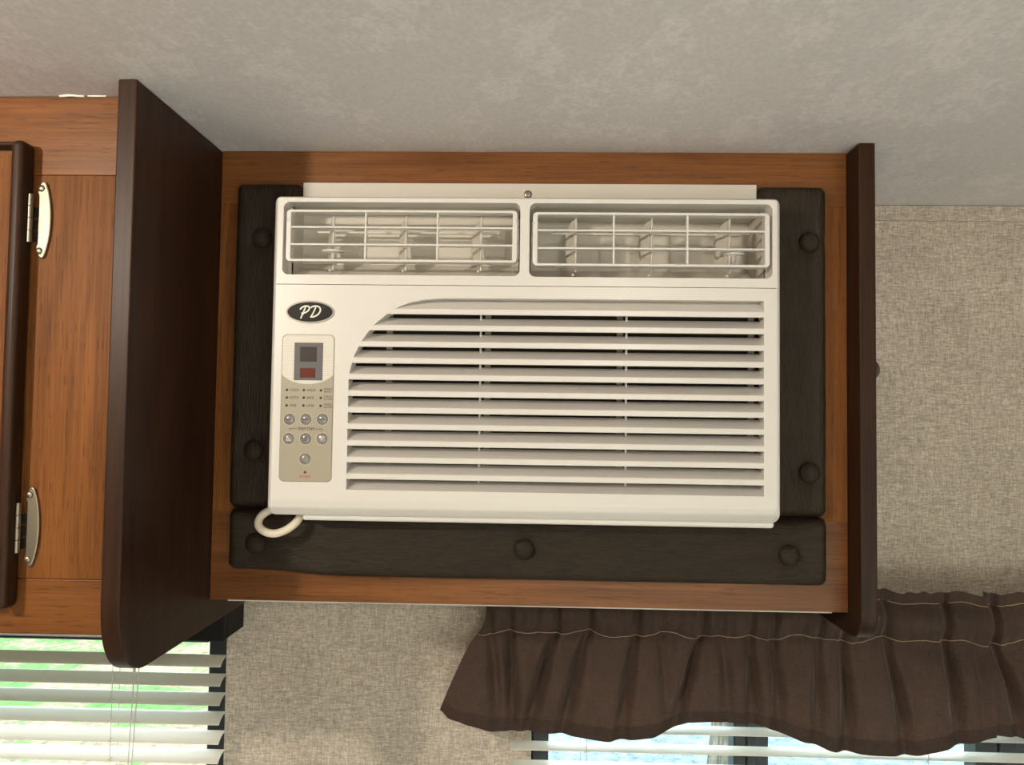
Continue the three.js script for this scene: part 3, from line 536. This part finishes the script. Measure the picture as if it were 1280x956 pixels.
// ------------------------------------------------------------------ gathered brown curtains
function lookup(list, x) { if (x <= list[0][0]) return list[0][1]; for (let i = 0; i + 1 < list.length; i++) if (x <= list[i + 1][0]) { const t = (x - list[i][0]) / (list[i + 1][0] - list[i][0]); return mix(list[i][1], list[i + 1][1], t * t * (3 - 2 * t) * 0.5 + t * 0.5); } return list.at(-1)[1]; }
function curtain(c) {
  const { x0, x1, xb0, xb1, hem, creases, seed } = c, STITCH = 1.4582, UPPER = 1.5012, TOP = 1.5135, zc = c.zc;
  const nz = tileNoise(40, 40, seed), R = rng(seed), fine = [];
  for (let x = x0; x < x1; x += 0.008 + 0.014 * R()) fine.push([x, 0.2 + 0.6 * R(), (R() - 0.5) * 0.01]);
  const shape = (s, t) => {                       // s across 0..1, t from 0 (top edge) to 1 (lower edge)
    const xt = mix(x0, x1, s), xb = mix(xb0, xb1, s), hemY = lookup(hem, xb);
    const wob = 0.0022 * Math.sin(xt * 75 + seed) + 0.0016 * Math.sin(xt * 131 + 2 * seed);
    const top = TOP + wob * 0.8 + 0.003 * (nz(xt * 3, 0.3) - 0.5), up = UPPER + wob * 0.7, st = STITCH + wob + 0.0014 * Math.sin(xt * 47);
    let y, drop = 0;
    if (t < 0.08) y = mix(top, up, t / 0.08); else if (t < 0.3) y = mix(up, st, (t - 0.08) / 0.22); else { drop = (t - 0.3) / 0.7; y = mix(st, hemY, drop); }
    const k = drop ** 0.75; let x = mix(xt, xb, k);
    if (t < 0.3) x += c.flare * (1 - s) ** 12 * 0.010 * Math.sin(t / 0.3 * Math.PI);
    let z = 0.004 + 0.010 * Math.sin(clamp((t - 0.08) / 0.22) * Math.PI) * (t < 0.3 ? 1 : 0) + 0.016 * smooth(0, 0.5, drop);
    for (const [ct, cb, w] of creases) {
      const xc = mix(ct, cb, k), d = (x - xc) / mix(0.0042, 0.0085, drop);
      z -= w * mix(0.008, 0.019, smooth(0, 0.4, drop)) * (1 - 0.6 * smooth(0.45, 1, drop)) * Math.exp(-d * d) * (t < 0.08 ? 0.5 : 1);
    }
    for (const [fx, w, lean] of fine) { const d = (x - fx - lean * drop) / 0.0035; z -= w * 0.0032 * Math.exp(-d * d) * (1 - smooth(0.02, 0.3, drop)); }
    z += 0.004 * (nz(x * 0.7, y * 0.5) - 0.5) * (0.4 + drop) + 0.002 * Math.sin(x * 42 + 9 * y + seed) * drop;
    return [x, y, zc + z];
  };
  const nx = Math.round((x1 - x0) * 520), t0 = [];
  const sheet = (ta, tb, n) => {
    const pos = [], uv = [], idx = [];
    for (let j = 0; j <= n; j++) for (let i = 0; i <= nx; i++) { const [x, y, z] = shape(i / nx, mix(ta, tb, j / n)); pos.push(x, y, z); uv.push(mix(x0, x1, i / nx) * 1.3, y); }
    for (let j = 0; j < n; j++) for (let i = 0; i < nx; i++) { const a = j * (nx + 1) + i; idx.push(a, a + nx + 1, a + 1, a + 1, a + nx + 1, a + nx + 2); }
    const g = new THREE.BufferGeometry(); g.setAttribute('position', new THREE.Float32BufferAttribute(pos, 3)); g.setAttribute('uv', new THREE.Float32BufferAttribute(uv, 2)); g.setIndex(idx); g.computeVertexNormals(); return g;
  };
  const HEM = 0.905, t = thing('curtain', c.label, 'curtain', [(x0 + x1) / 2, Math.min(...hem.map((h) => h[1])), zc], 'brown gathered curtains');
  part('fabric', merge([sheet(0, HEM, 60)]), M.cloth, t);
  part('hem', sheet(HEM, 1, 8), M.hem, t, 'doubled darker hem along the wavy lower edge');
  for (const tt of [0.08, 0.3]) { const p = []; for (let i = 0; i <= nx; i += 2) { const q = shape(i / nx, tt); p.push([q[0], q[1], q[2] + 0.001]); } part('stitching', tube(p, 0.00042, p.length * 2, 5), M.thread, t, 'row of pale stitching'); }
  part('curtain_rod', new THREE.CylinderGeometry(0.004, 0.004, x1 - x0 - 0.05, 12).rotateZ(Math.PI / 2).translate((x0 + x1) / 2, 1.479, zc - 0.006), M.steel, t);
}
curtain({
  x0: -0.0640, x1: 0.5215, xb0: -0.1051, xb1: 0.5222, flare: 1, zc: 0.058, seed: 3, label: 'wide brown gathered curtain under the air conditioner, its left end over the wall',
  hem: [[-0.1051, 1.3729], [-0.0937, 1.3621], [-0.0693, 1.3554], [-0.0440, 1.3496], [0.0053, 1.3499], [0.0470, 1.3455], [0.0878, 1.3419], [0.1071, 1.3452], [0.1347, 1.3477], [0.1577, 1.3555], [0.1779, 1.3651], [0.2036, 1.3657], [0.2284, 1.3645], [0.2595, 1.3635], [0.2859, 1.3542], [0.3114, 1.3458], [0.3450, 1.3349], [0.3858, 1.3332], [0.4238, 1.3342], [0.4518, 1.3385], [0.5032, 1.3497], [0.5222, 1.3564]],
  creases: [[-0.0502, -0.0368, 0.6], [-0.0268, -0.0219, 1], [0.0282, -0.0042, 1], [0.0664, 0.0348, 0.9], [0.1211, 0.1005, 0.8], [0.1479, 0.1549, 0.4], [0.1959, 0.1632, 1], [0.2190, 0.2238, 0.5], [0.2521, 0.2503, 0.9], [0.2769, 0.2805, 0.8], [0.3300, 0.3233, 0.7], [0.3583, 0.3579, 1], [0.4056, 0.4214, 1], [0.4728, 0.4828, 0.9], [0.5045, 0.5098, 0.3]],
});
curtain({
  x0: 0.5190, x1: 2.13, xb0: 0.5195, xb1: 2.15, flare: 0, zc: 0.054, seed: 8, label: 'brown gathered curtain cut off by the right edge of the picture',
  hem: [[0.5222, 1.3573], [0.5455, 1.3552], [0.5607, 1.3520], [0.62, 1.344], [0.70, 1.351], [0.80, 1.339], [0.92, 1.35], [1.17, 1.36], [1.4, 1.345], [1.65, 1.355], [1.9, 1.342], [2.15, 1.36]],
  creases: [[0.531, 0.553, 1], [0.575, 0.580, 0.8], [0.615, 0.63, 0.8], [0.66, 0.665, 1], [0.71, 0.70, 0.7], [0.77, 0.78, 1], [0.84, 0.83, 0.8], [0.91, 0.93, 1], [0.99, 0.98, 0.8], [1.07, 1.08, 0.9], [1.15, 1.14, 1], [1.24, 1.25, 0.8], [1.33, 1.32, 1], [1.43, 1.44, 0.9], [1.52, 1.51, 1], [1.62, 1.63, 0.8], [1.71, 1.70, 1], [1.81, 1.82, 0.9], [1.92, 1.91, 1], [2.03, 2.04, 0.8]],
});

renderer.render(scene, camera);
